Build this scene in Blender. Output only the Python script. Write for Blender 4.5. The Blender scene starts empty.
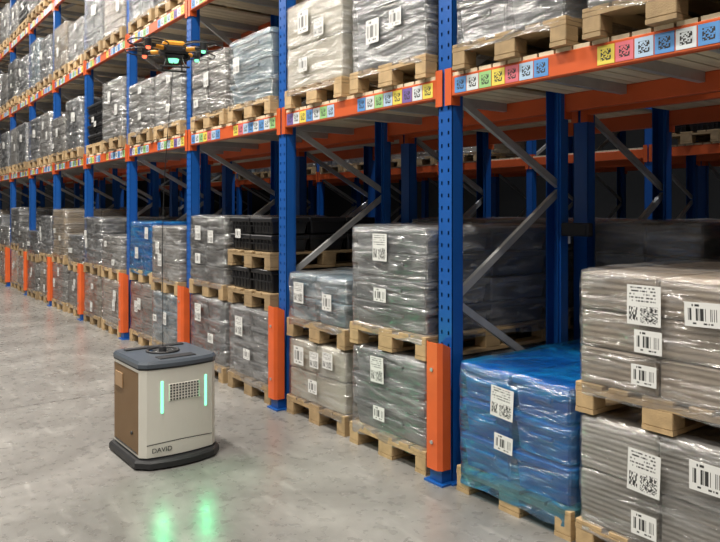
import bpy, math, random
from mathutils import Vector, Matrix, noise as mnoise

scene = bpy.context.scene
random.seed(7)

# ------------------------------------------------------------------ materials
def new_mat(name):
    m = bpy.data.materials.new(name); m.use_nodes = True
    nt = m.node_tree
    b = nt.nodes.get('Principled BSDF')
    return m, nt, b

def N(nt, t, **kw):
    n = nt.nodes.new(t)
    for k, v in kw.items(): setattr(n, k, v)
    return n

def math_n(nt, op, a, b=None, c=None):
    n = nt.nodes.new('ShaderNodeMath'); n.operation = op
    for i, v in enumerate((a, b, c)):
        if v is None: continue
        if isinstance(v, (int, float)): n.inputs[i].default_value = v
        else: nt.links.new(v, n.inputs[i])
    return n.outputs[0]

def simple(name, col, rough=0.5, metal=0.0, var=0.12, scale=6.0, bump=0.0, bscale=60, coat=0.0, randobj=0.0, stretch=(1,1,1)):
    m, nt, b = new_mat(name)
    tc = N(nt, 'ShaderNodeTexCoord')
    mp = N(nt, 'ShaderNodeMapping'); mp.inputs['Scale'].default_value = stretch
    nt.links.new(tc.outputs['Object'], mp.inputs[0])
    nz = N(nt, 'ShaderNodeTexNoise'); nz.inputs['Scale'].default_value = scale; nz.inputs['Detail'].default_value = 5
    nt.links.new(mp.outputs[0], nz.inputs['Vector'])
    f = math_n(nt, 'MULTIPLY_ADD', nz.outputs['Fac'], 2*var, 1-var)
    if randobj:
        oi = N(nt, 'ShaderNodeObjectInfo')
        r = math_n(nt, 'MULTIPLY_ADD', oi.outputs['Random'], 2*randobj, 1-randobj)
        f = math_n(nt, 'MULTIPLY', f, r)
    mix = N(nt, 'ShaderNodeVectorMath', operation='SCALE')
    mix.inputs[0].default_value = col[:3]
    nt.links.new(f, mix.inputs['Scale'])
    nt.links.new(mix.outputs[0], b.inputs['Base Color'])
    b.inputs['Roughness'].default_value = rough
    b.inputs['Metallic'].default_value = metal
    b.inputs['Coat Weight'].default_value = coat
    if bump:
        n2 = N(nt, 'ShaderNodeTexNoise'); n2.inputs['Scale'].default_value = bscale
        nt.links.new(mp.outputs[0], n2.inputs['Vector'])
        bp = N(nt, 'ShaderNodeBump'); bp.inputs['Strength'].default_value = bump; bp.inputs['Distance'].default_value = 0.01
        nt.links.new(n2.outputs['Fac'], bp.inputs['Height']); nt.links.new(bp.outputs[0], b.inputs['Normal'])
    return m

def emis(name, col, s):
    m, nt, b = new_mat(name)
    b.inputs['Base Color'].default_value = (*col, 1)
    b.inputs['Emission Color'].default_value = (*col, 1)
    b.inputs['Emission Strength'].default_value = s
    return m

def label_mat(name, col, style='qr'):
    m, nt, b = new_mat(name)
    tc = N(nt, 'ShaderNodeTexCoord'); sp = N(nt, 'ShaderNodeSeparateXYZ')
    nt.links.new(tc.outputs['UV'], sp.inputs[0]); u, v = sp.outputs[0], sp.outputs[1]
    def between(x, a, c):
        return math_n(nt, 'MULTIPLY', math_n(nt, 'GREATER_THAN', x, a), math_n(nt, 'LESS_THAN', x, c))
    def cells(su, sv):
        mu = math_n(nt, 'FLOOR', math_n(nt, 'MULTIPLY', u, su)); mv = math_n(nt, 'FLOOR', math_n(nt, 'MULTIPLY', v, sv))
        cb = N(nt, 'ShaderNodeCombineXYZ'); nt.links.new(mu, cb.inputs[0]); nt.links.new(mv, cb.inputs[1])
        w = N(nt, 'ShaderNodeTexWhiteNoise'); w.noise_dimensions = '3D'; nt.links.new(cb.outputs[0], w.inputs['Vector'])
        return math_n(nt, 'GREATER_THAN', w.outputs['Value'], 0.5)
    if style == 'qr':
        q = math_n(nt, 'MULTIPLY', cells(34, 40), math_n(nt, 'MULTIPLY', between(u, .40, .92), between(v, .06, .48)))
        t = math_n(nt, 'MULTIPLY', cells(40, 24), math_n(nt, 'MULTIPLY', between(u, .07, .85), between(v, .54, .95)))
        t = math_n(nt, 'MULTIPLY', t, math_n(nt, 'LESS_THAN', math_n(nt, 'FRACT', math_n(nt, 'MULTIPLY', v, 12)), .45))
        pat = math_n(nt, 'MAXIMUM', q, t)
        t2 = math_n(nt, 'MULTIPLY', cells(40, 16), math_n(nt, 'MULTIPLY', between(u, .06, .32), between(v, .1, .45)))
        pat = math_n(nt, 'MAXIMUM', pat, t2)
    elif style == 'bar':
        q = math_n(nt, 'MULTIPLY', cells(50, 1), math_n(nt, 'MULTIPLY', between(u, .08, .92), between(v, .25, .75)))
        t = math_n(nt, 'MULTIPLY', cells(30, 1), math_n(nt, 'MULTIPLY', between(u, .2, .8), between(v, .1, .17)))
        t2 = math_n(nt, 'MULTIPLY', cells(24, 1), math_n(nt, 'MULTIPLY', between(u, .1, .6), between(v, .83, .92)))
        pat = math_n(nt, 'MAXIMUM', math_n(nt, 'MAXIMUM', q, t), t2)
    else:
        pat = math_n(nt, 'MULTIPLY', cells(14, 14), math_n(nt, 'MULTIPLY', between(u, .2, .8), between(v, .2, .8)))
    mx = N(nt, 'ShaderNodeMix', data_type='RGBA')
    nt.links.new(pat, mx.inputs[0])
    mx.inputs[6].default_value = (*col, 1); mx.inputs[7].default_value = (.03, .03, .03, 1)
    nt.links.new(mx.outputs[2], b.inputs['Base Color'])
    b.inputs['Roughness'].default_value = .45
    return m

def film_mat(name, col, amin, amax, gl=.12, tint=(.93, .93, .93)):
    m, nt, b = new_mat(name)
    nt.nodes.remove(b)
    out = [n for n in nt.nodes if n.type == 'OUTPUT_MATERIAL'][0]
    tc = N(nt, 'ShaderNodeTexCoord'); oi = N(nt, 'ShaderNodeObjectInfo')
    add = N(nt, 'ShaderNodeVectorMath', operation='ADD')
    nt.links.new(tc.outputs['Object'], add.inputs[0])
    cb = N(nt, 'ShaderNodeCombineXYZ')
    r10 = math_n(nt, 'MULTIPLY', oi.outputs['Random'], 20)
    for i in range(3): nt.links.new(r10, cb.inputs[i])
    nt.links.new(cb.outputs[0], add.inputs[1])
    def streak(rot, sc, scale, dist):
        mp = N(nt, 'ShaderNodeMapping'); mp.inputs['Rotation'].default_value = rot; mp.inputs['Scale'].default_value = sc
        nt.links.new(add.outputs[0], mp.inputs[0])
        n1 = N(nt, 'ShaderNodeTexNoise'); n1.inputs['Scale'].default_value = scale; n1.inputs['Detail'].default_value = 5; n1.inputs['Distortion'].default_value = dist
        nt.links.new(mp.outputs[0], n1.inputs['Vector'])
        return n1.outputs['Fac']
    a = streak((.25, .3, 0), (1, 1, 3.5), 3.8, .8)
    c = streak((-.6, -.75, 0), (1, 1, 6), 3, .4)
    s = math_n(nt, 'MAXIMUM', a, c)
    mr = N(nt, 'ShaderNodeMapRange'); mr.inputs[1].default_value = .5; mr.inputs[2].default_value = .76
    mr.inputs[3].default_value = amin; mr.inputs[4].default_value = amax
    nt.links.new(s, mr.inputs[0])
    bp = N(nt, 'ShaderNodeBump'); bp.inputs['Strength'].default_value = .85; bp.inputs['Distance'].default_value = .045
    nt.links.new(math_n(nt, 'ADD', a, c), bp.inputs['Height'])
    tr = N(nt, 'ShaderNodeBsdfTransparent'); tr.inputs[0].default_value = (*tint, 1)
    df = N(nt, 'ShaderNodeBsdfDiffuse'); df.inputs[0].default_value = (*col, 1); nt.links.new(bp.outputs[0], df.inputs['Normal'])
    g = N(nt, 'ShaderNodeBsdfGlossy'); g.inputs['Color'].default_value = (.95, .95, .95, 1); g.inputs['Roughness'].default_value = .17; nt.links.new(bp.outputs[0], g.inputs['Normal'])
    fr = N(nt, 'ShaderNodeFresnel'); fr.inputs[0].default_value = 1.5; nt.links.new(bp.outputs[0], fr.inputs['Normal'])
    m1 = N(nt, 'ShaderNodeMixShader'); nt.links.new(mr.outputs[0], m1.inputs[0]); nt.links.new(tr.outputs[0], m1.inputs[1]); nt.links.new(df.outputs[0], m1.inputs[2])
    m2 = N(nt, 'ShaderNodeMixShader'); nt.links.new(math_n(nt, 'MINIMUM', math_n(nt, 'ADD', fr.outputs[0], gl-.04), .5), m2.inputs[0]); nt.links.new(m1.outputs[0], m2.inputs[1]); nt.links.new(g.outputs[0], m2.inputs[2])
    nt.links.new(m2.outputs[0], out.inputs['Surface'])
    return m

def corr_mat(name, col, lines, rough=.7, randobj=.3, ripple=.15):
    m, nt, b = new_mat(name)
    tc = N(nt, 'ShaderNodeTexCoord'); sp = N(nt, 'ShaderNodeSeparateXYZ')
    nt.links.new(tc.outputs['Object'], sp.inputs[0])
    nz = N(nt, 'ShaderNodeTexNoise'); nz.inputs['Scale'].default_value = 7; nt.links.new(tc.outputs['Object'], nz.inputs['Vector'])
    z = math_n(nt, 'ADD', sp.outputs[2], math_n(nt, 'MULTIPLY', nz.outputs['Fac'], .01))
    s = math_n(nt, 'SINE', math_n(nt, 'MULTIPLY', z, lines*6.283))
    f = math_n(nt, 'MULTIPLY_ADD', s, ripple, 1-ripple)
    f = math_n(nt, 'MULTIPLY', f, math_n(nt, 'MULTIPLY_ADD', nz.outputs['Fac'], .6, .7))
    geo = N(nt, 'ShaderNodeNewGeometry')
    f = math_n(nt, 'MULTIPLY', f, math_n(nt, 'MULTIPLY_ADD', geo.outputs['Random Per Island'], .6, .7))
    oi = N(nt, 'ShaderNodeObjectInfo')
    f = math_n(nt, 'MULTIPLY', f, math_n(nt, 'MULTIPLY_ADD', oi.outputs['Random'], 2*randobj, 1-randobj))
    sc = N(nt, 'ShaderNodeVectorMath', operation='SCALE'); sc.inputs[0].default_value = col
    nt.links.new(f, sc.inputs['Scale']); nt.links.new(sc.outputs[0], b.inputs['Base Color'])
    bp = N(nt, 'ShaderNodeBump'); bp.inputs['Strength'].default_value = .4; bp.inputs['Distance'].default_value = .004
    nt.links.new(s, bp.inputs['Height']); nt.links.new(bp.outputs[0], b.inputs['Normal'])
    b.inputs['Roughness'].default_value = rough
    return m

M = {}
M['blue'] = simple('upright_blue_paint', (.007, .088, .36), .36, var=.15, scale=3)
M['orange'] = simple('beam_orange_paint', (.60, .10, .022), .42, var=.2, scale=4)
M['guard'] = simple('guard_orange_paint', (.72, .12, .025), .42, var=.25, scale=5)
M['zinc'] = simple('galvanised_steel', (.44, .44, .44), .42, .4, var=.2, scale=12)
M['wood'] = simple('pallet_wood', (.42, .29, .15), .75, var=.4, scale=3, bump=.3, bscale=30, randobj=.3, stretch=(5, 1, 5))
M['deck'] = simple('deck_board_wood', (.72, .60, .42), .7, var=.3, scale=3, stretch=(8, 1, 3))
M['grey'] = corr_mat('grey_carton', (.23, .22, .205), 30, ripple=.08)
M['dark'] = corr_mat('dark_carton', (.05, .05, .052), 14)
M['beige'] = corr_mat('beige_carton', (.33, .26, .18), 25, ripple=.08)
M['brown'] = corr_mat('flat_carton_stack', (.42, .35, .28), 34, randobj=.03, ripple=.12)
M['greyn'] = corr_mat('warm_grey_carton', (.34, .32, .285), 40, randobj=.03, ripple=.05)
M['slate'] = corr_mat('slate_plastic_box', (.13, .14, .155), 6, .4, ripple=.05)
M['white'] = simple('white_carton', (.60, .57, .48), .6, var=.1, randobj=.1)
M['tote'] = simple('blue_grey_plastic_tote', (.17, .27, .34), .3, var=.15)
M['bluec'] = simple('blue_plastic_box', (.015, .13, .42), .35, var=.3)
M['black'] = simple('black_plastic_crate', (.012, .012, .014), .38, var=.2)
M['film'] = film_mat('clear_stretch_film', (.60, .61, .62), .06, .5, .14)
M['film2'] = film_mat('clear_stretch_film_thin', (.62, .62, .62), .03, .36, .12)
M['filmb'] = film_mat('blue_stretch_film', (.01, .27, .62), .12, .65, .12, (.34, .74, .97))
M['lq'] = label_mat('shipping_label_qr', (.74, .74, .72), 'qr')
M['lb'] = label_mat('shipping_label_bar', (.74, .74, .72), 'bar')
M['rblk'] = simple('black_rubber_and_hole_shade', (.02, .02, .022), .5)
cols = {'cw': (.66, .70, .72), 'cb': (.10, .28, .6), 'cg': (.3, .55, .22), 'cy': (.75, .62, .10), 'cp': (.66, .16, .2), 'cl': (.42, .56, .72), 'cv': (.18, .12, .36)}
for k, c in cols.items(): M[k] = label_mat('bay_tag_' + k, c, 'tag')

# ------------------------------------------------------------------ builder
class MB:
    def __init__(s):
        s.v = []; s.f = []; s.m = []; s.uv = []; s.sm = []; s.mats = []; s.T = None
    def mi(s, k):
        if k not in s.mats: s.mats.append(k)
        return s.mats.index(k)
    def add(s, vs, fs, mat, uvs=None, smooth=False):
        o = len(s.v)
        for p in vs:
            p = Vector(p)
            if s.T is not None: p = s.T @ p
            s.v.append(tuple(p))
        k = s.mi(mat)
        for i, f in enumerate(fs):
            s.f.append([o + a for a in f]); s.m.append(k); s.sm.append(smooth)
            s.uv.append(uvs[i] if uvs else None)
    def box(s, x0, x1, y0, y1, z0, z1, mat):
        vs = [(x, y, z) for x in (x0, x1) for y in (y0, y1) for z in (z0, z1)]
        fs = [(0, 1, 3, 2), (4, 6, 7, 5), (0, 4, 5, 1), (2, 3, 7, 6), (0, 2, 6, 4), (1, 5, 7, 3)]
        s.add(vs, fs, mat)
    def cbox(s, x0, x1, y0, y1, z0, z1, mat, c=.006, taper=0):
        cx, cy, cz = (x0+x1)/2, (y0+y1)/2, (z0+z1)/2; hx, hy, hz = abs(x1-x0)/2, abs(y1-y0)/2, abs(z1-z0)/2
        c = min(c, hx*.6, hy*.6, hz*.6)
        idx = {}; vs = []
        for a in (-1, 1):
            for b in (-1, 1):
                for d in (-1, 1):
                    t = taper if d < 0 else 0
                    for ax in range(3):
                        q = [hx-c, hy-c, hz-c]; q[ax] += c
                        idx[(a, b, d, ax)] = len(vs)
                        vs.append((cx+a*(q[0]-t), cy+b*(q[1]-t), cz+d*q[2]))
        fs = []
        g = lambda a, b, d, ax: idx[(a, b, d, ax)]
        for e in (-1, 1):
            fs.append([g(e, -1, -1, 0), g(e, 1, -1, 0), g(e, 1, 1, 0), g(e, -1, 1, 0)][::e])
            fs.append([g(-1, e, -1, 1), g(-1, e, 1, 1), g(1, e, 1, 1), g(1, e, -1, 1)][::e])
            fs.append([g(-1, -1, e, 2), g(1, -1, e, 2), g(1, 1, e, 2), g(-1, 1, e, 2)][::e])
        for a in (-1, 1):
            for b in (-1, 1):
                sg = a*b
                fs.append([g(a, b, -1, 0), g(a, b, -1, 1), g(a, b, 1, 1), g(a, b, 1, 0)][::sg])
                fs.append([g(a, -1, b, 0), g(a, 1, b, 0), g(a, 1, b, 2), g(a, -1, b, 2)][::sg])
                fs.append([g(-1, a, b, 1), g(-1, a, b, 2), g(1, a, b, 2), g(1, a, b, 1)][::sg])
        for a in (-1, 1):
            for b in (-1, 1):
                for d in (-1, 1):
                    fs.append([g(a, b, d, 0), g(a, b, d, 1), g(a, b, d, 2)][::a*b*d])
        s.add(vs, fs, mat)
    def cyl(s, p0, p1, r0, r1, mat, n=16, smooth=True, cap=True):
        p0 = Vector(p0); p1 = Vector(p1); d = (p1-p0).normalized()
        a = d.orthogonal().normalized(); b = d.cross(a)
        vs = []
        for p, r in ((p0, r0), (p1, r1)):
            for i in range(n):
                t = 2*math.pi*i/n
                vs.append(p + (a*math.cos(t)+b*math.sin(t))*r)
        s.add(vs, [(i, (i+1) % n, n+(i+1) % n, n+i) for i in range(n)], mat, smooth=smooth)
        if cap:
            s.add(vs[:n], [list(range(n))[::-1]], mat); s.add(vs[n:], [list(range(n))], mat)
    def torus(s, c, R, r, mat, n=32, k=8, sz=1.0):
        vs = []
        for i in range(n):
            t = 2*math.pi*i/n
            for j in range(k):
                q = 2*math.pi*j/k
                vs.append((c[0]+(R+r*math.cos(q))*math.cos(t), c[1]+(R+r*math.cos(q))*math.sin(t), c[2]+r*math.sin(q)*sz))
        s.add(vs, [(i*k+j, ((i+1) % n)*k+j, ((i+1) % n)*k+(j+1) % k, i*k+(j+1) % k) for i in range(n) for j in range(k)], mat, smooth=True)
    def bar(s, p0, p1, w, h, mat):
        p0 = Vector(p0); p1 = Vector(p1); d = (p1-p0); L = d.length; d.normalize()
        x = Vector((1, 0, 0)); x = (x - d*x.dot(d)).normalized(); n = d.cross(x)
        vs = [p0 + d*(L*t) + x*(w*a) + n*(h*b) for a in (-.5, .5) for b in (-.5, .5) for t in (0, 1)]
        s.add(vs, [(0, 1, 3, 2), (4, 6, 7, 5), (0, 4, 5, 1), (2, 3, 7, 6), (0, 2, 6, 4), (1, 5, 7, 3)], mat)
    def label(s, c, w, h, face, mat, tilt=0.0):
        ct, st = math.cos(tilt), math.sin(tilt)
        def P(a, b, o):
            a2, b2 = a*ct-b*st, a*st+b*ct
            if face == 'y-': return (c[0]+a2, c[1]-o, c[2]+b2)
            return (c[0]+o, c[1]+a2, c[2]+b2)
        e = .0015
        fr = [P(-w/2, -h/2, e), P(w/2, -h/2, e), P(w/2, h/2, e), P(-w/2, h/2, e)]
        bk = [P(-w/2, -h/2, 0), P(w/2, -h/2, 0), P(w/2, h/2, 0), P(-w/2, h/2, 0)]
        uv = [(0, 0), (1, 0), (1, 1), (0, 1)]; z = [(0, 0)]*4
        s.add(fr+bk, [(0, 1, 2, 3), (4, 7, 6, 5), (0, 4, 5, 1), (1, 5, 6, 2), (2, 6, 7, 3), (3, 7, 4, 0)], mat, uvs=[uv]+[z]*5)
    def mesh(s, name):
        me = bpy.data.meshes.new(name)
        me.from_pydata(s.v, [], s.f)
        for k in s.mats: me.materials.append(M[k])
        me.polygons.foreach_set('material_index', s.m)
        me.polygons.foreach_set('use_smooth', s.sm)
        ul = me.uv_layers.new(name='UVMap')
        fl = []
        for f, u in zip(s.f, s.uv):
            for i in range(len(f)): fl += list(u[i]) if u else [0.0, 0.0]
        ul.data.foreach_set('uv', fl)
        me.update()
        return me
    def obj(s, name, loc=(0, 0, 0), rz=0):
        return mkobj(name, s.mesh(name), loc, rz)

def mkobj(name, me, loc=(0, 0, 0), rz=0):
    o = bpy.data.objects.new(name, me); scene.collection.objects.link(o)
    o.location = loc; o.rotation_euler = (0, 0, rz); return o

# ------------------------------------------------------------------ pallet loads
def pallet(b, z0, W=.8, D=1.2):
    hx, hy = W/2, D/2
    for x in (-hx+.05, 0, hx-.05):
        w = .05 if x else .0725
        b.box(x-w, x+w, -hy, hy, z0, z0+.022, 'wood')
        for y in (-hy+.05, 0, hy-.05):
            b.cbox(x-w, x+w, y-.05 if abs(y) > .1 else y-.07, y+.05 if abs(y) > .1 else y+.07, z0+.022, z0+.1, 'wood', .004)
    for y in (-hy+.0725, 0, hy-.0725):
        b.box(-hx, hx, y-.0725, y+.0725, z0+.1, z0+.122, 'wood')
    for x, w in ((-hx+.0725, .0725), (-.19, .05), (0, .0725), (.19, .05), (hx-.0725, .0725)):
        b.cbox(x-w, x+w, -hy, hy, z0+.122, z0+.144, 'wood', .003)
    return z0+.144

def film(b, hx, hy, z0, z1, mat, rng, amp=.008):
    r = .03; per = []
    nx, ny = 16, 20
    for i in range(nx): per.append((-hx+r+(2*hx-2*r)*i/(nx-1), -hy))
    for i in range(ny): per.append((hx, -hy+r+(2*hy-2*r)*i/(ny-1)))
    for i in range(nx): per.append((hx-r-(2*hx-2*r)*i/(nx-1), hy))
    for i in range(ny): per.append((-hx, hy-r-(2*hy-2*r)*i/(ny-1)))
    n = len(per); sd = rng.random()*50
    nz = max(4, int((z1-z0)/.04))
    vs = []
    for k in range(nz+1):
        z = z0+(z1-z0)*k/nz
        for (x, y) in per:
            o = mnoise.noise(Vector((x*4+sd, y*4, z*14)))*amp + amp
            dx = (1 if x > 0 else -1)*(1 if abs(x) > hx-.001 else 0); dy = (1 if y > 0 else -1)*(1 if abs(y) > hy-.001 else 0)
            if k == nz: o *= .3
            zz = z + (mnoise.noise(Vector((x*5+sd, y*5, 9)))*.03 if k == 0 else 0)
            vs.append((x+dx*o, y+dy*o, zz))
    for sc, dz in ((.94, .012), (.7, .008), (.35, .006)):
        for (x, y) in per:
            vs.append((x*sc, y*sc, z1+dz+mnoise.noise(Vector((x*5*sc+sd, y*5*sc, 3)))*.008))
    R = nz+4
    fs = [(k*n+i, k*n+(i+1) % n, (k+1)*n+(i+1) % n, (k+1)*n+i) for k in range(R-1) for i in range(n)]
    fs.append([(R-1)*n+i for i in range(n)])
    b.add(vs, fs, mat, smooth=True)

def goods(b, kind, z0, h, nx, ny, nz, hx, hy, rng):
    dx, dy, dz = 2*hx/nx, 2*hy/ny, h/nz
    for k in range(nz):
        for i in range(nx):
            for j in range(ny):
                if 0 < i < nx-1 and 0 < j < ny-1 and k < nz-1: continue
                x0 = -hx+i*dx; y0 = -hy+j*dy; zz = z0+k*dz
                jx, jy = rng.uniform(-.006, .006), rng.uniform(-.006, .006)
                g = .006
                X0, X1, Y0, Y1 = x0+g+jx, x0+dx-g+jx, y0+g+jy, y0+dy-g+jy
                if kind in ('tote', 'black', 'slate', 'bluec'):
                    b.cbox(X0+.012, X1-.012, Y0+.012, Y1-.012, zz, zz+dz-.03, kind, .01, taper=.014)
                    b.cbox(X0, X1, Y0, Y1, zz+dz-.045, zz+dz-.006, kind, .006)
                    if kind == 'black':
                        m = int(dx/.06)
                        for t in range(1, m):
                            xx = X0+(X1-X0)*t/m
                            b.box(xx-.004, xx+.004, Y0+.002, Y0+.012, zz+.02, zz+dz-.04, kind)
                        b.box(X0, X1, Y0+.002, Y0+.012, zz+dz*.45, zz+dz*.5, kind)
                    else:
                        b.cbox(X0+dx*.3, X1-dx*.3, Y0-.002, Y0+.02, zz+dz*.5, zz+dz*.62, kind, .004)
                else:
                    b.cbox(X0, X1, Y0, Y1, zz+.001, zz+dz-.005, kind, .009)

def load_mesh(name, tiers, seed, W=.8, D=1.2):
    rng = random.Random(seed); b = MB(); z = 0
    for t in tiers:
        z = pallet(b, z, W, D)
        hx, hy = W/2-t.get('ins', .012), D/2-t.get('ins', .012)
        goods(b, t['kind'], z, t['h'], *t['n'], hx, hy, rng)
        if t.get('film'):
            film(b, hx+.004, hy+.004, z-t.get('drop', .05), z+t['h']+.002, t['film'], rng, t.get('amp', .008))
        off = hy+.024 if t.get('film') else hy+.006
        offx = hx+.024 if t.get('film') else hx+.006
        if t.get('amp', 0) > .009: off += .008; offx += .008
        for L in t.get('labels', []):
            x, zf, w, h, k, tl = L[:6]
            if len(L) > 6: b.label((offx, x, z+t['h']*zf), w, h, 'x+', k, tl)
            else: b.label((x, -off, z+t['h']*zf), w, h, 'y-', k, tl)
        z += t['h'] + (.016 if t.get('film') else 0)
    return b.mesh(name), z

def rl(rng, n=2):
    out = []
    for i in range(n):
        q = rng.random() < .6
        out.append((rng.uniform(-.26, .26), rng.uniform(.4, .85) if i == 0 else rng.uniform(.2, .7), .11 if q else .11, .135 if q else .075, 'lq' if q else 'lb', rng.uniform(-.05, .05)))
    if rng.random() < .5: out.append((rng.uniform(-.3, .3), rng.uniform(.4, .8), .12, .15, 'lq', 0, 1))
    return out

singles = []; doubles = []
rg = random.Random(3)
kinds = ['grey', 'slate', 'grey', 'tote', 'beige', 'grey', 'dark', 'white', 'brown', 'slate', 'black', 'grey']
ns = [(2, 3, 4), (2, 2, 3), (1, 2, 5), (2, 3, 4), (2, 3, 3), (2, 2, 6), (2, 3, 4), (2, 3, 2), (1, 2, 6), (3, 3, 4), (2, 3, 4), (1, 2, 3)]
for i, k in enumerate(kinds):
    singles.append(load_mesh('pallet_load_single', [dict(h=.58+.06*((i*3) % 5), kind=k, n=ns[i], film=None if k == 'black' else ('film' if i % 2 else 'film2'), labels=rl(rg, 2))], i))
combos = [('grey', 'slate'), ('tote', 'grey'), ('grey', 'beige'), ('dark', 'grey'), ('slate', 'tote'), ('brown', 'grey'), ('grey', 'bluec'), ('white', 'dark'), ('grey', 'grey'), ('beige', 'slate')]
for i, (a, c) in enumerate(combos):
    doubles.append(load_mesh('pallet_load_double', [
        dict(h=.52+.04*(i % 4), kind=a, n=ns[i], film='film' if i % 2 else 'film2', labels=rl(rg, 2)),
        dict(h=.42+.08*((i*2) % 5), kind=c, n=ns[(i+3) % 8], film='filmb' if c == 'bluec' else ('film' if i % 2 else 'film2'), labels=rl(rg, 2))], 40+i))

sp = {}
sp['near'] = load_mesh('near', [
    dict(h=.50, kind='greyn', n=(2, 2, 2), film='film2', amp=.01, labels=[(-.05, .66, .155, .185, 'lq', -.04), (-.05, .2, .12, .10, 'lb', 0), (.23, .78, .15, .12, 'lb', 0)]),
    dict(h=.53, kind='brown', n=(2, 2, 3), film='film2', amp=.01, labels=[(-.05, .76, .16, .175, 'lq', .0), (-.03, .46, .13, .10, 'lb', 0), (-.05, .18, .12, .09, 'lb', 0), (.21, .74, .15, .10, 'lb', .03)])], 101, W=.84)
sp['blue'] = load_mesh('blue', [
    dict(h=.60, kind='bluec', n=(2, 3, 3), film='filmb', amp=.014, drop=.09, labels=[(-.03, .74, .16, .165, 'lq', -.06), (-.02, .38, .13, .09, 'lb', -.05)])], 102)
sp['b2r'] = load_mesh('b2r', [
    dict(h=.54, kind='slate', n=(1, 2, 3), film='film', labels=[(-.07, .78, .14, .17, 'lq', .03), (-.05, .25, .12, .09, 'lb', 0)]),
    dict(h=.67, kind='slate', n=(1, 2, 4), film='film', labels=[(-.04, .8, .15, .18, 'lq', 0), (-.04, .33, .13, .09, 'lb', 0)])], 103)
sp['b2l'] = load_mesh('b2l', [
    dict(h=.46, kind='white', n=(2, 2, 2), film='film2', labels=[(-.2, .75, .14, .14, 'lb', 0), (.0, .3, .12, .1, 'lb', 0), (.2, .8, .13, .12, 'lq', 0), (.02, .75, .12, .12, 'lq', 0)]),
    dict(h=.36, kind='tote', n=(2, 3, 2), film='film', labels=[(-.2, .6, .14, .16, 'lq', 0), (.19, .5, .12, .12, 'lb', 0)])], 104)
sp['b3r'] = load_mesh('b3r', [
    dict(h=.62, kind='slate', n=(2, 3, 4), film='film', labels=[(-.15, .72, .14, .17, 'lq', 0), (.0, .35, .12, .09, 'lb', 0)]),
    dict(h=.2, kind='black', n=(2, 3, 1)), dict(h=.3, kind='black', n=(2, 3, 2), labels=[(-.2, .5, .1, .08, 'lb', 0)])], 105)
sp['b3l'] = load_mesh('b3l', [
    dict(h=.62, kind='slate', n=(2, 2, 3), film='film', labels=[(-.15, .75, .14, .17, 'lq', 0), (.15, .4, .12, .09, 'lb', 0)]),
    dict(h=.64, kind='dark', n=(2, 3, 4), film='film', labels=[(-.15, .75, .13, .14, 'lq', 0), (.15, .7, .12, .12, 'lq', 0), (-.15, .35, .12, .1, 'lb', 0)])], 106)
sp['l1_b2l'] = load_mesh('l1b2l', [dict(h=.66, kind='white', n=(1, 2, 2), film='film2', labels=[(-.1, .75, .15, .17, 'lb', 0), (.12, .62, .13, .13, 'lq', 0), (-.1, .25, .12, .11, 'lb', 0)])], 107)
sp['l1_b2r'] = load_mesh('l1b2r', [dict(h=.80, kind='slate', n=(1, 2, 3), film='film', labels=[(-.12, .3, .14, .16, 'lb', 0), (.12, .35, .12, .11, 'lb', 0), (-.05, .72, .15, .15, 'lq', 0)])], 108)
sp['l1_b3r'] = load_mesh('l1b3r', [dict(h=.58, kind='tote', n=(1, 2, 3), film='film2', labels=[(-.2, .6, .12, .14, 'lq', 0)])], 109)
sp['crates'] = load_mesh('crates', [dict(h=.56, kind='black', n=(2, 3, 3)), dict(h=.64, kind='black', n=(2, 3, 4))], 110)
sp['darkbig'] = load_mesh('darkbig', [dict(h=.6, kind='dark', n=(2, 3, 3), film='film2', labels=[(-.2, .7, .12, .1, 'lb', 0)]), dict(h=.64, kind='dark', n=(2, 3, 3), film='film2')], 111)

BAY = 1.94; DEPTH = 1.1
LV = [2.30, 3.70, 5.10, 6.50]
BH = .12; DK = .022
def slotx(bay, s):
    x0 = -BAY*(bay+1)
    return x0 + (.52 if s == 0 else 1.42)

def place(me, bay, s, lvl, y0=0.0, dx=0, dy=0, rz=0, name='wrapped_pallet_load'):
    z = .0 if lvl < 0 else LV[lvl]+BH+DK
    return mkobj(name, me, (slotx(bay, s)+dx, y0+DEPTH/2+dy, z), rz)

K0, K1 = -1, 11
rp = random.Random(21)
special = {(-1, 1, -1): ('near', 'wrapped_pallet_load', -.01, -.03, 0), (-1, 0, -1): ('blue', 'blue_wrapped_pallet_load', .03, 0, -.01),
           (0, 1, -1): ('b2r', 'wrapped_pallet_load', 0, 0, 0), (0, 0, -1): ('b2l', 'wrapped_pallet_load', 0, .02, .01),
           (1, 1, -1): ('b3r', 'crate_pallet_load', 0, 0, 0), (1, 0, -1): ('b3l', 'wrapped_pallet_load', 0, 0, 0),
           (0, 0, 0): ('l1_b2l', 'wrapped_pallet_load', 0, 0, 0), (0, 1, 0): ('l1_b2r', 'wrapped_pallet_load', 0, 0, 0),
           (1, 1, 0): ('l1_b3r', 'tote_pallet_load', 0, 0, 0)}
last = None
for bay in range(K0, K1):
    for s in (0, 1):
        for lvl in range(-1, 4):
            if lvl >= 1 and bay < 0: continue
            if (bay, s, lvl) in special:
                k, nm, dx, dy, rz = special[(bay, s, lvl)]
                place(sp[k][0], bay, s, lvl, dx=dx, dy=dy, rz=rz, name=nm); continue
            pool = doubles if lvl == -1 else singles
            me = rp.choice(pool)[0]
            while me is last: me = rp.choice(pool)[0]
            last = me
            if bay == -1 and lvl == 0: me = singles[1 if s == 0 else 11][0]
            place(me, bay, s, lvl, dx=rp.uniform(-.02, .02), dy=rp.uniform(-.03, .03), rz=rp.uniform(-.012, .012) if bay >= 0 else 0)

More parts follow.
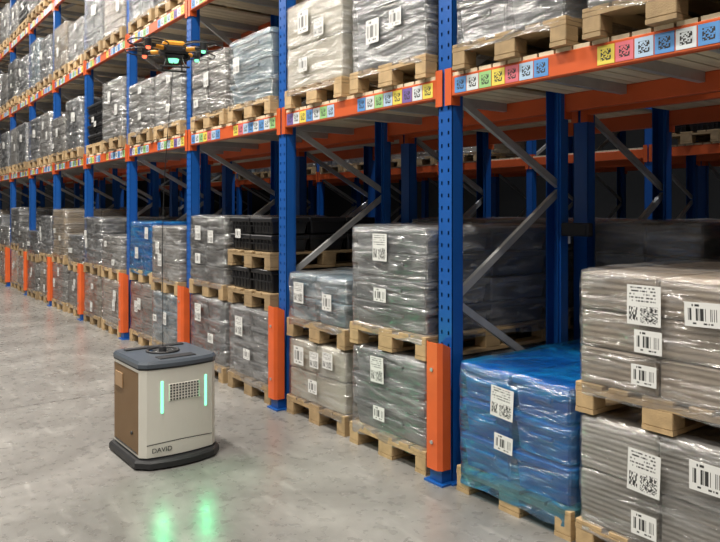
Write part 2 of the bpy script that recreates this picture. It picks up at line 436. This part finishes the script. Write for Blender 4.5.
ROWB = 1.32; ROWC = 5.4; ROWD = 6.72
for bay in range(K0, 9):
    for s in (0, 1):
        if bay == 1: me = sp['crates'][0]
        elif bay <= 0: me = sp['darkbig'][0]
        else: me = rp.choice(doubles)[0]
        place(me, bay, s, -1, y0=ROWB, name='crate_pallet_load' if bay == 1 else 'wrapped_pallet_load')
        if rp.random() < .75 and bay < 6: place(rp.choice(singles)[0], bay, s, 0, y0=ROWB)
for bay in range(K0, 9):
    for s in (0, 1):
        if rp.random() < .6: place(rp.choice(singles)[0], bay, s, -1, y0=ROWC)
        if rp.random() < .6: place(rp.choice(singles)[0], bay, s, 0, y0=ROWC)

# ------------------------------------------------------------------ rack
def rack_mesh(name, ka, kb, levels, detail, H=8.0, tags=False, guards=False):
    b = MB()
    def upright(x, y, front):
        d = 1 if front else -1
        yf = y
        cols_ = [(-.06, -.036), (-.022, .022), (.036, .06)]
        if detail and front:
            for a, c in cols_: b.box(x+a, x+c, yf, yf+.004*d, 0, H, 'blue')
            for a, c in ((-.036, -.022), (.022, .036)):
                z = 0.0
                while z < 4.6:
                    b.box(x+a, x+c, yf, yf+.004*d, z, z+.052, 'blue'); z += .075
                b.box(x+a, x+c, yf, yf+.004*d, z, H, 'blue')
            b.box(x-.045, x+.045, yf+.012, yf+.016, 0, H, 'rblk')  # black backing strip paints the shade seen through the holes
        else:
            b.box(x-.06, x+.06, yf, yf+.004*d, 0, H, 'blue')
        for sx in (-1, 1):
            b.box(x+sx*.06, x+sx*.056, yf, yf+.075*d, 0, H, 'blue')
            b.box(x+sx*.06, x+sx*.045, yf+.075*d, yf+.079*d, 0, H, 'blue')
            b.box(x+sx*.049, x+sx*.045, yf+.075*d, yf+.1*d, 0, H, 'blue')
        b.box(x-.1, x+.1, yf-.03*d, yf+.13*d, 0, .01, 'blue')
        for sx in (-.08, .08):
            b.cyl((x+sx, yf+.1*d, .01), (x+sx, yf+.1*d, .035), .012, .012, 'zinc', 6, False)
    for k in range(ka, kb+1):
        x = -BAY*k
        upright(x, 0, True); upright(x, DEPTH, False)
        b.box(x-.022, x+.022, .06, DEPTH-.06, .18, .215, 'zinc')
        pts = [(0, 2.33), (1, 1.75), (0, 1.08), (1, .42), (0, .2)]
        for (a, za), (c, zc) in zip(pts, pts[1:]):
            ya, yc = (.05, DEPTH-.05)[a], (.05, DEPTH-.05)[c]
            b.bar((x+.01, ya, za), (x+.01, yc, zc+(.05 if c else 0)), .03, .045, 'zinc')
        z = 2.42; side = 0
        while z < H-.7:
            y0_, y1_ = ((.05, DEPTH-.05), (DEPTH-.05, .05))[side]
            b.bar((x+.01, y0_, z), (x+.01, y1_, z+.62), .03, .045, 'zinc'); z += .66; side = 1-side
        if guards:
            g0, g1 = .09, .84
            pl = [(-.068, -.02), (-.068, -.085), (-.045, -.108), (.045, -.108), (.068, -.085), (.068, -.02)]
            pi = [(-.062, -.02), (-.062, -.083), (-.043, -.102), (.043, -.102), (.062, -.083), (.062, -.02)]
            vs = []
            for (px_, py_) in pl+pi:
                top = g1 - (.03 if py_ > -.03 else 0)
                vs += [(x+px_, py_, g0), (x+px_, py_, top)]
            n = 6; fs = []
            for i in range(n-1):
                fs.append((2*i, 2*i+2, 2*i+3, 2*i+1))
                o = 2*n
                fs.append((o+2*i, o+2*i+1, o+2*i+3, o+2*i+2))
                fs.append((2*i+1, 2*i+3, o+2*i+3, o+2*i+1))
                fs.append((2*i, o+2*i, o+2*i+2, 2*i+2))
            fs += [(0, 1, 2*n+1, 2*n), (2*n-2, 4*n-2, 4*n-1, 2*n-1)]
            b.add(vs, fs, 'guard')
            b.box(x-.08, x+.08, -.1, 0, .0, .012, 'blue'); b.box(x-.05, x+.05, -.075, 0, .012, .12, 'blue')
            for zz in (.25, .68): b.cyl((x, -.109, zz), (x, -.115, zz), .012, .012, 'zinc', 8, False)
    for k in range(ka, kb):
        x1 = -BAY*k-.062; x0 = -BAY*(k+1)+.062
        for z in levels:
            for (ya, yb, yl) in ((-.012, .038, -1), (DEPTH-.038, DEPTH+.012, 1)):
                b.cbox(x0, x1, ya, yb, z, z+BH, 'orange', .006)
                for xe, sx in ((x0, 1), (x1, -1)):
                    b.box(xe, xe+sx*.006, ya-.004, yb+.02, z-.05, z+BH+.05, 'orange')
                    yy = -.012 if yl < 0 else DEPTH+.012
                    b.box(xe-sx*.05, xe, yy-.003, yy+.003, z-.05, z+BH+.05, 'orange')
            n = 17; st = (x1-x0)/n
            for i in range(n):
                b.box(x0+i*st+.007, x0+(i+1)*st-.007, -.005, DEPTH+.005, z+BH, z+BH+DK-.001, 'deck')
            if detail:
                for xx in (x0+.45, x0+.95, x0+1.4): b.box(xx-.02, xx+.02, .038, DEPTH-.038, z+.06, z+BH, 'zinc')
            if tags:
                seq = ['cb', 'cw', 'cg', 'cy', 'cp', 'cl', 'cb', 'cw'] if (k % 2) else ['cv', 'cw', 'cy', 'cb', 'cw', 'cg', 'cl', 'cy']
                for s in (0, 1):
                    xs = x0 + (.03 if s == 0 else 1.0)
                    for i in range(7 + s):
                        b.label((xs+.05+i*.098, -.0125, z+.06), .092, .09, 'y-', seq[(i+s*3) % 8])
    return b.mesh(name)

mkobj('pallet_rack', rack_mesh('pallet_rack', K0, K1, LV, True, tags=True, guards=True))
plain = rack_mesh('pallet_rack_plain', K0, 10, LV[:3], False, H=6.5)
mkobj('pallet_rack', plain, (0, ROWB, 0))
mkobj('pallet_rack', plain, (0, ROWC, 0))
mkobj('pallet_rack', plain, (0, ROWD, 0))
b = MB(); b.cbox(.0, .22, 0, .06, 0, .09, 'rblk', .008); b.cbox(.02, .2, -.006, 0, .01, .08, 'rblk', .004); b.cyl((.05, .03, -.05), (.05, .03, 0), .01, .01, 'zinc', 10)
b.obj('junction_box', (.061, DEPTH-.085, 1.45))

# ------------------------------------------------------------------ room
def floor_mat():
    m, nt, b = new_mat('polished_concrete')
    tc = N(nt, 'ShaderNodeTexCoord')
    n1 = N(nt, 'ShaderNodeTexNoise'); n1.inputs['Scale'].default_value = 1.0; n1.inputs['Detail'].default_value = 9; n1.inputs['Roughness'].default_value = .68; n1.inputs['Distortion'].default_value = .8
    n2 = N(nt, 'ShaderNodeTexNoise'); n2.inputs['Scale'].default_value = 14; n2.inputs['Detail'].default_value = 6
    n3 = N(nt, 'ShaderNodeTexNoise'); n3.inputs['Scale'].default_value = 160
    for n in (n1, n2, n3): nt.links.new(tc.outputs['Object'], n.inputs['Vector'])
    cr = N(nt, 'ShaderNodeValToRGB'); nt.links.new(n1.outputs['Fac'], cr.inputs[0])
    cr.color_ramp.elements[0].position = .33; cr.color_ramp.elements[0].color = (.135, .13, .122, 1)
    cr.color_ramp.elements[1].position = .68; cr.color_ramp.elements[1].color = (.29, .282, .265, 1)
    f = math_n(nt, 'MULTIPLY_ADD', n2.outputs['Fac'], .5, .75)
    f = math_n(nt, 'MULTIPLY', f, math_n(nt, 'MULTIPLY_ADD', n3.outputs['Fac'], .4, .8))
    sp_ = N(nt, 'ShaderNodeSeparateXYZ'); nt.links.new(tc.outputs['Object'], sp_.inputs[0])
    xx = math_n(nt, 'ADD', sp_.outputs[0], 3.24+60)
    fr = math_n(nt, 'ABSOLUTE', math_n(nt, 'SUBTRACT', math_n(nt, 'FRACT', math_n(nt, 'ADD', math_n(nt, 'DIVIDE', xx, 6), .5)), .5))
    j = math_n(nt, 'LESS_THAN', fr, .0014)
    f = math_n(nt, 'MULTIPLY', f, math_n(nt, 'SUBTRACT', 1, math_n(nt, 'MULTIPLY', j, .6)))
    mp = N(nt, 'ShaderNodeMapping'); mp.inputs['Scale'].default_value = (1, 5, 1); mp.inputs['Rotation'].default_value = (0, 0, .3)
    nt.links.new(tc.outputs['Object'], mp.inputs[0])
    n4 = N(nt, 'ShaderNodeTexNoise'); n4.inputs['Scale'].default_value = 2.2; n4.inputs['Detail'].default_value = 7; nt.links.new(mp.outputs[0], n4.inputs['Vector'])
    mr = N(nt, 'ShaderNodeMapRange'); mr.inputs[1].default_value = .58; mr.inputs[2].default_value = .7; mr.inputs[3].default_value = 1; mr.inputs[4].default_value = 1.35
    nt.links.new(n4.outputs['Fac'], mr.inputs[0]); f = math_n(nt, 'MULTIPLY', f, mr.outputs[0])
    sc = N(nt, 'ShaderNodeVectorMath', operation='SCALE'); nt.links.new(cr.outputs[0], sc.inputs[0]); nt.links.new(f, sc.inputs['Scale'])
    nt.links.new(sc.outputs[0], b.inputs['Base Color'])
    r = math_n(nt, 'MULTIPLY_ADD', n2.outputs['Fac'], .25, .17)
    nt.links.new(r, b.inputs['Roughness'])
    b.inputs['Specular IOR Level'].default_value = .65
    bp = N(nt, 'ShaderNodeBump'); bp.inputs['Strength'].default_value = .12; bp.inputs['Distance'].default_value = .004
    nt.links.new(n2.outputs['Fac'], bp.inputs['Height']); nt.links.new(bp.outputs[0], b.inputs['Normal'])
    return m
M['floor'] = floor_mat()
M['wall'] = simple('wall_panel', (.10, .10, .10), .7)
M['ceil'] = simple('ceiling_panel', (.06, .06, .065), .8)
X0, X1, Y0, Y1, CZ = -28, 7, -8, 16, 9.0
b = MB(); b.box(X0, X1, Y0, Y1, -.1, 0, 'floor'); b.obj('floor')
b = MB(); b.box(X0, X1, Y0, Y1, CZ, CZ+.1, 'ceil'); b.obj('ceiling')
b = MB(); b.box(X0-.1, X0, Y0, Y1, -.1, CZ+.1, 'wall'); b.obj('wall_left')
b = MB(); b.box(X1, X1+.1, Y0, Y1, -.1, CZ+.1, 'wall'); b.obj('wall_right')
b = MB(); b.box(X0, X1, Y1, Y1+.1, -.1, CZ+.1, 'wall'); b.obj('wall_back')
b = MB(); b.box(X0, X1, Y0-.1, Y0, -.1, CZ+.1, 'wall'); b.obj('wall_front')

# ------------------------------------------------------------------ lamps
M['lampw'] = simple('lamp_housing', (.6, .6, .6), .4)
M['lamp'] = emis('lamp_diffuser', (1, .95, .86), 6)
lb = MB()
lb.cbox(-.75, .75, -.12, .12, .02, .1, 'lampw', .01); lb.box(-.72, .72, -.1, .1, .005, .02, 'lamp')
for x in (-.6, .6): lb.cyl((x, 0, .1), (x, 0, 1.5), .008, .008, 'zinc', 8)
lme = lb.mesh('ceiling_and_fill_lamp')
def lamp(x, y, P, z=7.5, col=(1, .945, .86)):
    o = mkobj('ceiling_and_fill_lamp', lme, (x, y, z))
    l = bpy.data.lights.new('lamp_light', 'AREA'); l.shape = 'RECTANGLE'; l.size = 1.5; l.size_y = .3; l.energy = P; l.color = col
    lo = bpy.data.objects.new('lamp_light', l); scene.collection.objects.link(lo); lo.parent = o; lo.location = (0, 0, -.01)
for i, x in enumerate((3.5, -.5, -4.5, -8.5, -12.5, -17.5)):
    lamp(x, -2.6, (220, 360, 420, 350, 310, 310)[i])
lamp(1.0, -6.0, 340); lamp(-7, -6.0, 210)  # unseen fill lamps, added to brighten the fronts of the loads
for x in (1, -5, -11): lamp(x, 3.9, 150, col=(.9, .95, 1))

# ------------------------------------------------------------------ robot
M['cream'] = simple('robot_cream_shell', (.70, .68, .61), .38, var=.03)
M['tan'] = simple('robot_side_shade_tan', (.40, .25, .13), .45, var=.06)  # orange-tan puts the shadow on the robot's side into the colour
M['rtop'] = simple('robot_dark_top', (.075, .09, .11), .3, var=.1)
M['led'] = emis('green_led', (.22, .95, .50), 1.6)
M['lens'] = simple('sensor_glass', (.01, .01, .012), .08)

def prism(b, pts, z0, z1, mat, s0=1.0, s1=1.0, cap=True, smooth=False):
    n = len(pts)
    vs = [(x*s0, y*s0, z0) for x, y in pts] + [(x*s1, y*s1, z1) for x, y in pts]
    b.add(vs, [(i, (i+1) % n, n+(i+1) % n, n+i) for i in range(n)], mat, smooth=smooth)
    if cap:
        b.add(vs[:n], [list(range(n))[::-1]], mat); b.add(vs[n:], [list(range(n))], mat)

def plan(L, W, bow, c):
    hx, hy = L/2, W/2; pts = []
    for i in range(13):
        t = -1+2*i/12
        pts.append((hx+bow*(1-t*t), t*(hy-c)))
    pts += [(hx-c, hy), (-hx+c*.7, hy), (-hx, hy-c*.7), (-hx, -hy+c*.7), (-hx+c*.7, -hy), (hx-c, -hy)]
    return pts

rob = bpy.data.objects.new('mobile_robot', None); scene.collection.objects.link(rob)
rob.location = (-1.50, -1.17, 0); rob.rotation_euler = (0, 0, math.radians(1)); rob.scale = (1.06, 1.03, 1.0)
def child(b, name, loc=(0, 0, 0)):
    o = b.obj(name); o.parent = rob; o.location = loc; return o
b = MB()
P = plan(.50, .50, .025, .035)
prism(b, P, .07, .62, 'cream')
prism(b, plan(.495, .495, .025, .035), .055, .07, 'rblk')
child(b, 'shell')
b = MB()
prism(b, plan(.58, .56, .035, .07), .012, .045, 'rblk'); prism(b, plan(.58, .56, .035, .07), .045, .06, 'rblk', 1, .965)
for x in (-.17, .17):
    for y in (-.2, .2): b.cyl((x, y-.02, .035), (x, y+.02, .035), .035, .035, 'rblk', 20)
child(b, 'bumper_base')
b = MB()
prism(b, plan(.505, .505, .027, .036), .62, .632, 'rblk')
prism(b, plan(.515, .515, .027, .04), .632, .655, 'rtop'); prism(b, plan(.515, .515, .027, .04), .655, .672, 'rtop', 1, .955)
b.cyl((-.03, 0, .672), (-.03, 0, .676), .10, .10, 'lens', 32)
b.torus((-.03, 0, .676), .10, .009, 'rblk', 36)
b.cyl((-.03, 0, .676), (-.03, 0, .70), .025, .02, 'rblk', 20)
b.cbox(-.2, -.15, -.2, .2, .671, .682, 'rblk', .003); b.cbox(.14, .22, -.12, .12, .671, .678, 'rblk', .003)
child(b, 'top_deck')
b = MB()
for s in (-1, 1):
    y = s*.2505
    b.cbox(-.225, .205, min(y, y-s*.004)-.0, max(y, y+s*.004), .085, .60, 'tan', .003)
    b.box(-.2, .18, min(y, y+s*.006), max(y, y+s*.006), .09, .094, 'rblk')
    b.cbox(-.19, -.06, min(y, y+s*.007), max(y, y+s*.007), .45, .55, 'tan', .004)
    b.cyl((.1, y, .2), (.1, y+s*.007, .2), .012, .012, 'rblk', 12)
child(b, 'side_panel')
b = MB()
def fx(y):
    t = y/(.25-.035); return .25+.025*(1-t*t)
n = 16
for i in range(n):
    ya = -.215+.43*i/n; yb = -.215+.43*(i+1)/n
    za = .145+.012*math.cos(ya/.215*1.57); zb = .145+.012*math.cos(yb/.215*1.57)
    b.add([(fx(ya)+.001, ya, za), (fx(yb)+.001, yb, zb), (fx(yb)+.001, yb, zb+.005), (fx(ya)+.001, ya, za+.005)], [(0, 1, 2, 3)], 'rblk')
b.cbox(fx(.08)-.02, fx(0)+.0025, -.085, .115, .412, .522, 'cream', .003)
for i in range(10):
    for j in range(6):
        y = -.072+i*.0195; z = .422+j*.018
        b.cyl((fx(0)+.0015, y, z), (fx(0)+.0036, y, z), .0062, .0062, 'rblk', 8, False)
child(b, 'front_grille')
b = MB()
for y in (-.125, .165):
    b.cbox(fx(y)-.01, fx(y)+.005, y-.0085, y+.0085, .34, .545, 'led', .004)
child(b, 'led_strip')
tx = bpy.data.curves.new('lettering', 'FONT'); tx.body = 'DAVID'; tx.size = .042; tx.extrude = .0008
to = bpy.data.objects.new('lettering', tx); scene.collection.objects.link(to); to.parent = rob
tx.materials.append(M['rblk']); to.location = (.2665, -.19, .10); to.rotation_euler = (math.radians(90), 0, math.radians(86))
for y in (-.125, .165):
    l = bpy.data.lights.new('led_glow', 'AREA'); l.shape = 'RECTANGLE'; l.size = .012; l.size_y = .19; l.energy = 1.1; l.color = (.10, 1, .38)
    o = bpy.data.objects.new('led_glow', l); scene.collection.objects.link(o); o.parent = rob
    o.location = (fx(y)+.008, y, .44); o.rotation_euler = (math.radians(-90), 0, math.radians(90))

# ------------------------------------------------------------------ drone
M['carbon'] = simple('carbon_frame', (.02, .02, .022), .35)
M['dorange'] = simple('drone_orange_shell', (.8, .34, .03), .4)
M['prop'] = simple('propeller_plastic', (.03, .03, .03), .4)
M['ledr'] = emis('red_led', (1, .12, .05), 3)
b = MB()
b.cbox(-.09, .09, -.055, .055, -.02, .03, 'carbon', .012)
b.cbox(-.07, .07, -.046, .046, .02, .06, 'dorange', .012)
b.cbox(-.06, .06, -.04, .04, -.05, -.02, 'carbon', .008)
b.cbox(.05, .095, -.025, .025, -.055, -.015, 'lens', .006)
b.cyl((.095, 0, -.035), (.102, 0, -.035), .014, .014, 'lens', 16)
for i, a in enumerate((40, 140, 220, 320)):
    a = math.radians(a); R = .215
    ex, ey = R*math.cos(a), R*math.sin(a)
    b.cyl((.04*math.cos(a), .04*math.sin(a), .005), (ex, ey, .005), .013, .011, 'carbon', 10)
    b.cyl((ex*.45, ey*.45, .005), (ex*.75, ey*.75, .005), .0155, .0145, 'dorange', 10)
    b.cyl((ex, ey, -.012), (ex, ey, .035), .022, .02, 'carbon', 16)
    b.cyl((ex, ey, .035), (ex, ey, .048), .008, .006, 'prop', 8)
    b.torus((ex, ey, .012), .118, .0045, 'carbon', 40, 6)
    for t in range(3):
        q = t*math.pi*2/3+i
        b.cyl((ex, ey, .012), (ex+.118*math.cos(q+.4), ey+.118*math.sin(q+.4), .012), .003, .003, 'carbon', 6)
    for t in (0, 1):
        q = i*.9+t*math.pi; d = Vector((math.cos(q), math.sin(q), 0)); n = Vector((-d.y, d.x, 0)); c0 = Vector((ex, ey, .044))
        vs = [c0+d*.006-n*.006, c0+d*.006+n*.006, c0+d*.045+n*.015+Vector((0, 0, .004)), c0+d*.108+n*.008, c0+d*.108-n*.005, c0+d*.045-n*.011-Vector((0, 0, .004))]
        vs2 = [p+Vector((0, 0, .003)) for p in vs]
        b.add(vs+vs2, [(5, 4, 3, 2, 1, 0), (6, 7, 8, 9, 10, 11)]+[(j, (j+1) % 6, 6+(j+1) % 6, 6+j) for j in range(6)], 'prop')
    b.cyl((ex, ey, -.012), (ex, ey, -.026), .015, .012, 'led' if i in (0, 3) else 'ledr', 12)
for s in (-1, 1):
    for x in (-.045, .045): b.cyl((x, s*.03, -.03), (x*1.4, s*.075, -.11), .005, .005, 'carbon', 8)
    b.cyl((-.09, s*.075, -.11), (.09, s*.075, -.11), .006, .006, 'carbon', 8)
b.cyl((0, 0, -.05), (0, 0, -.07), .034, .028, 'led', 16)
drone = b.obj('quadcopter_drone', (-1.39, -1.15, 2.68), math.radians(75)); drone.scale = (1.05,)*3
cu = bpy.data.curves.new('tether_cable', 'CURVE'); cu.dimensions = '3D'; cu.bevel_depth = .0025
s_ = cu.splines.new('BEZIER'); s_.bezier_points.add(2)
A = Vector((-1.532, -1.17, .70)); B = Vector((-1.39, -1.15, 2.61))
for p, c in zip(s_.bezier_points, (A, Vector((-1.49, -1.18, 1.7)), B)):
    p.co = c; p.handle_left_type = p.handle_right_type = 'AUTO'
cu.materials.append(M['rblk'])
co = bpy.data.objects.new('tether_cable', cu); scene.collection.objects.link(co)

# ------------------------------------------------------------------ camera & world
cd = bpy.data.cameras.new('camera'); cam = bpy.data.objects.new('camera', cd); scene.collection.objects.link(cam)
cam.location = (3.085, -2.916, 1.62); cam.rotation_euler = (math.radians(90), 0, math.radians(53.55))
cd.sensor_width = 36; cd.lens = 35.0; cd.shift_y = -60/720; cd.clip_start = .05; cd.clip_end = 200
scene.camera = cam
w = bpy.data.worlds.new('world'); scene.world = w; w.use_nodes = True
w.node_tree.nodes['Background'].inputs[0].default_value = (.5, .55, .6, 1); w.node_tree.nodes['Background'].inputs[1].default_value = .2
scene.view_settings.view_transform = 'Standard'
scene.view_settings.exposure = 0.0
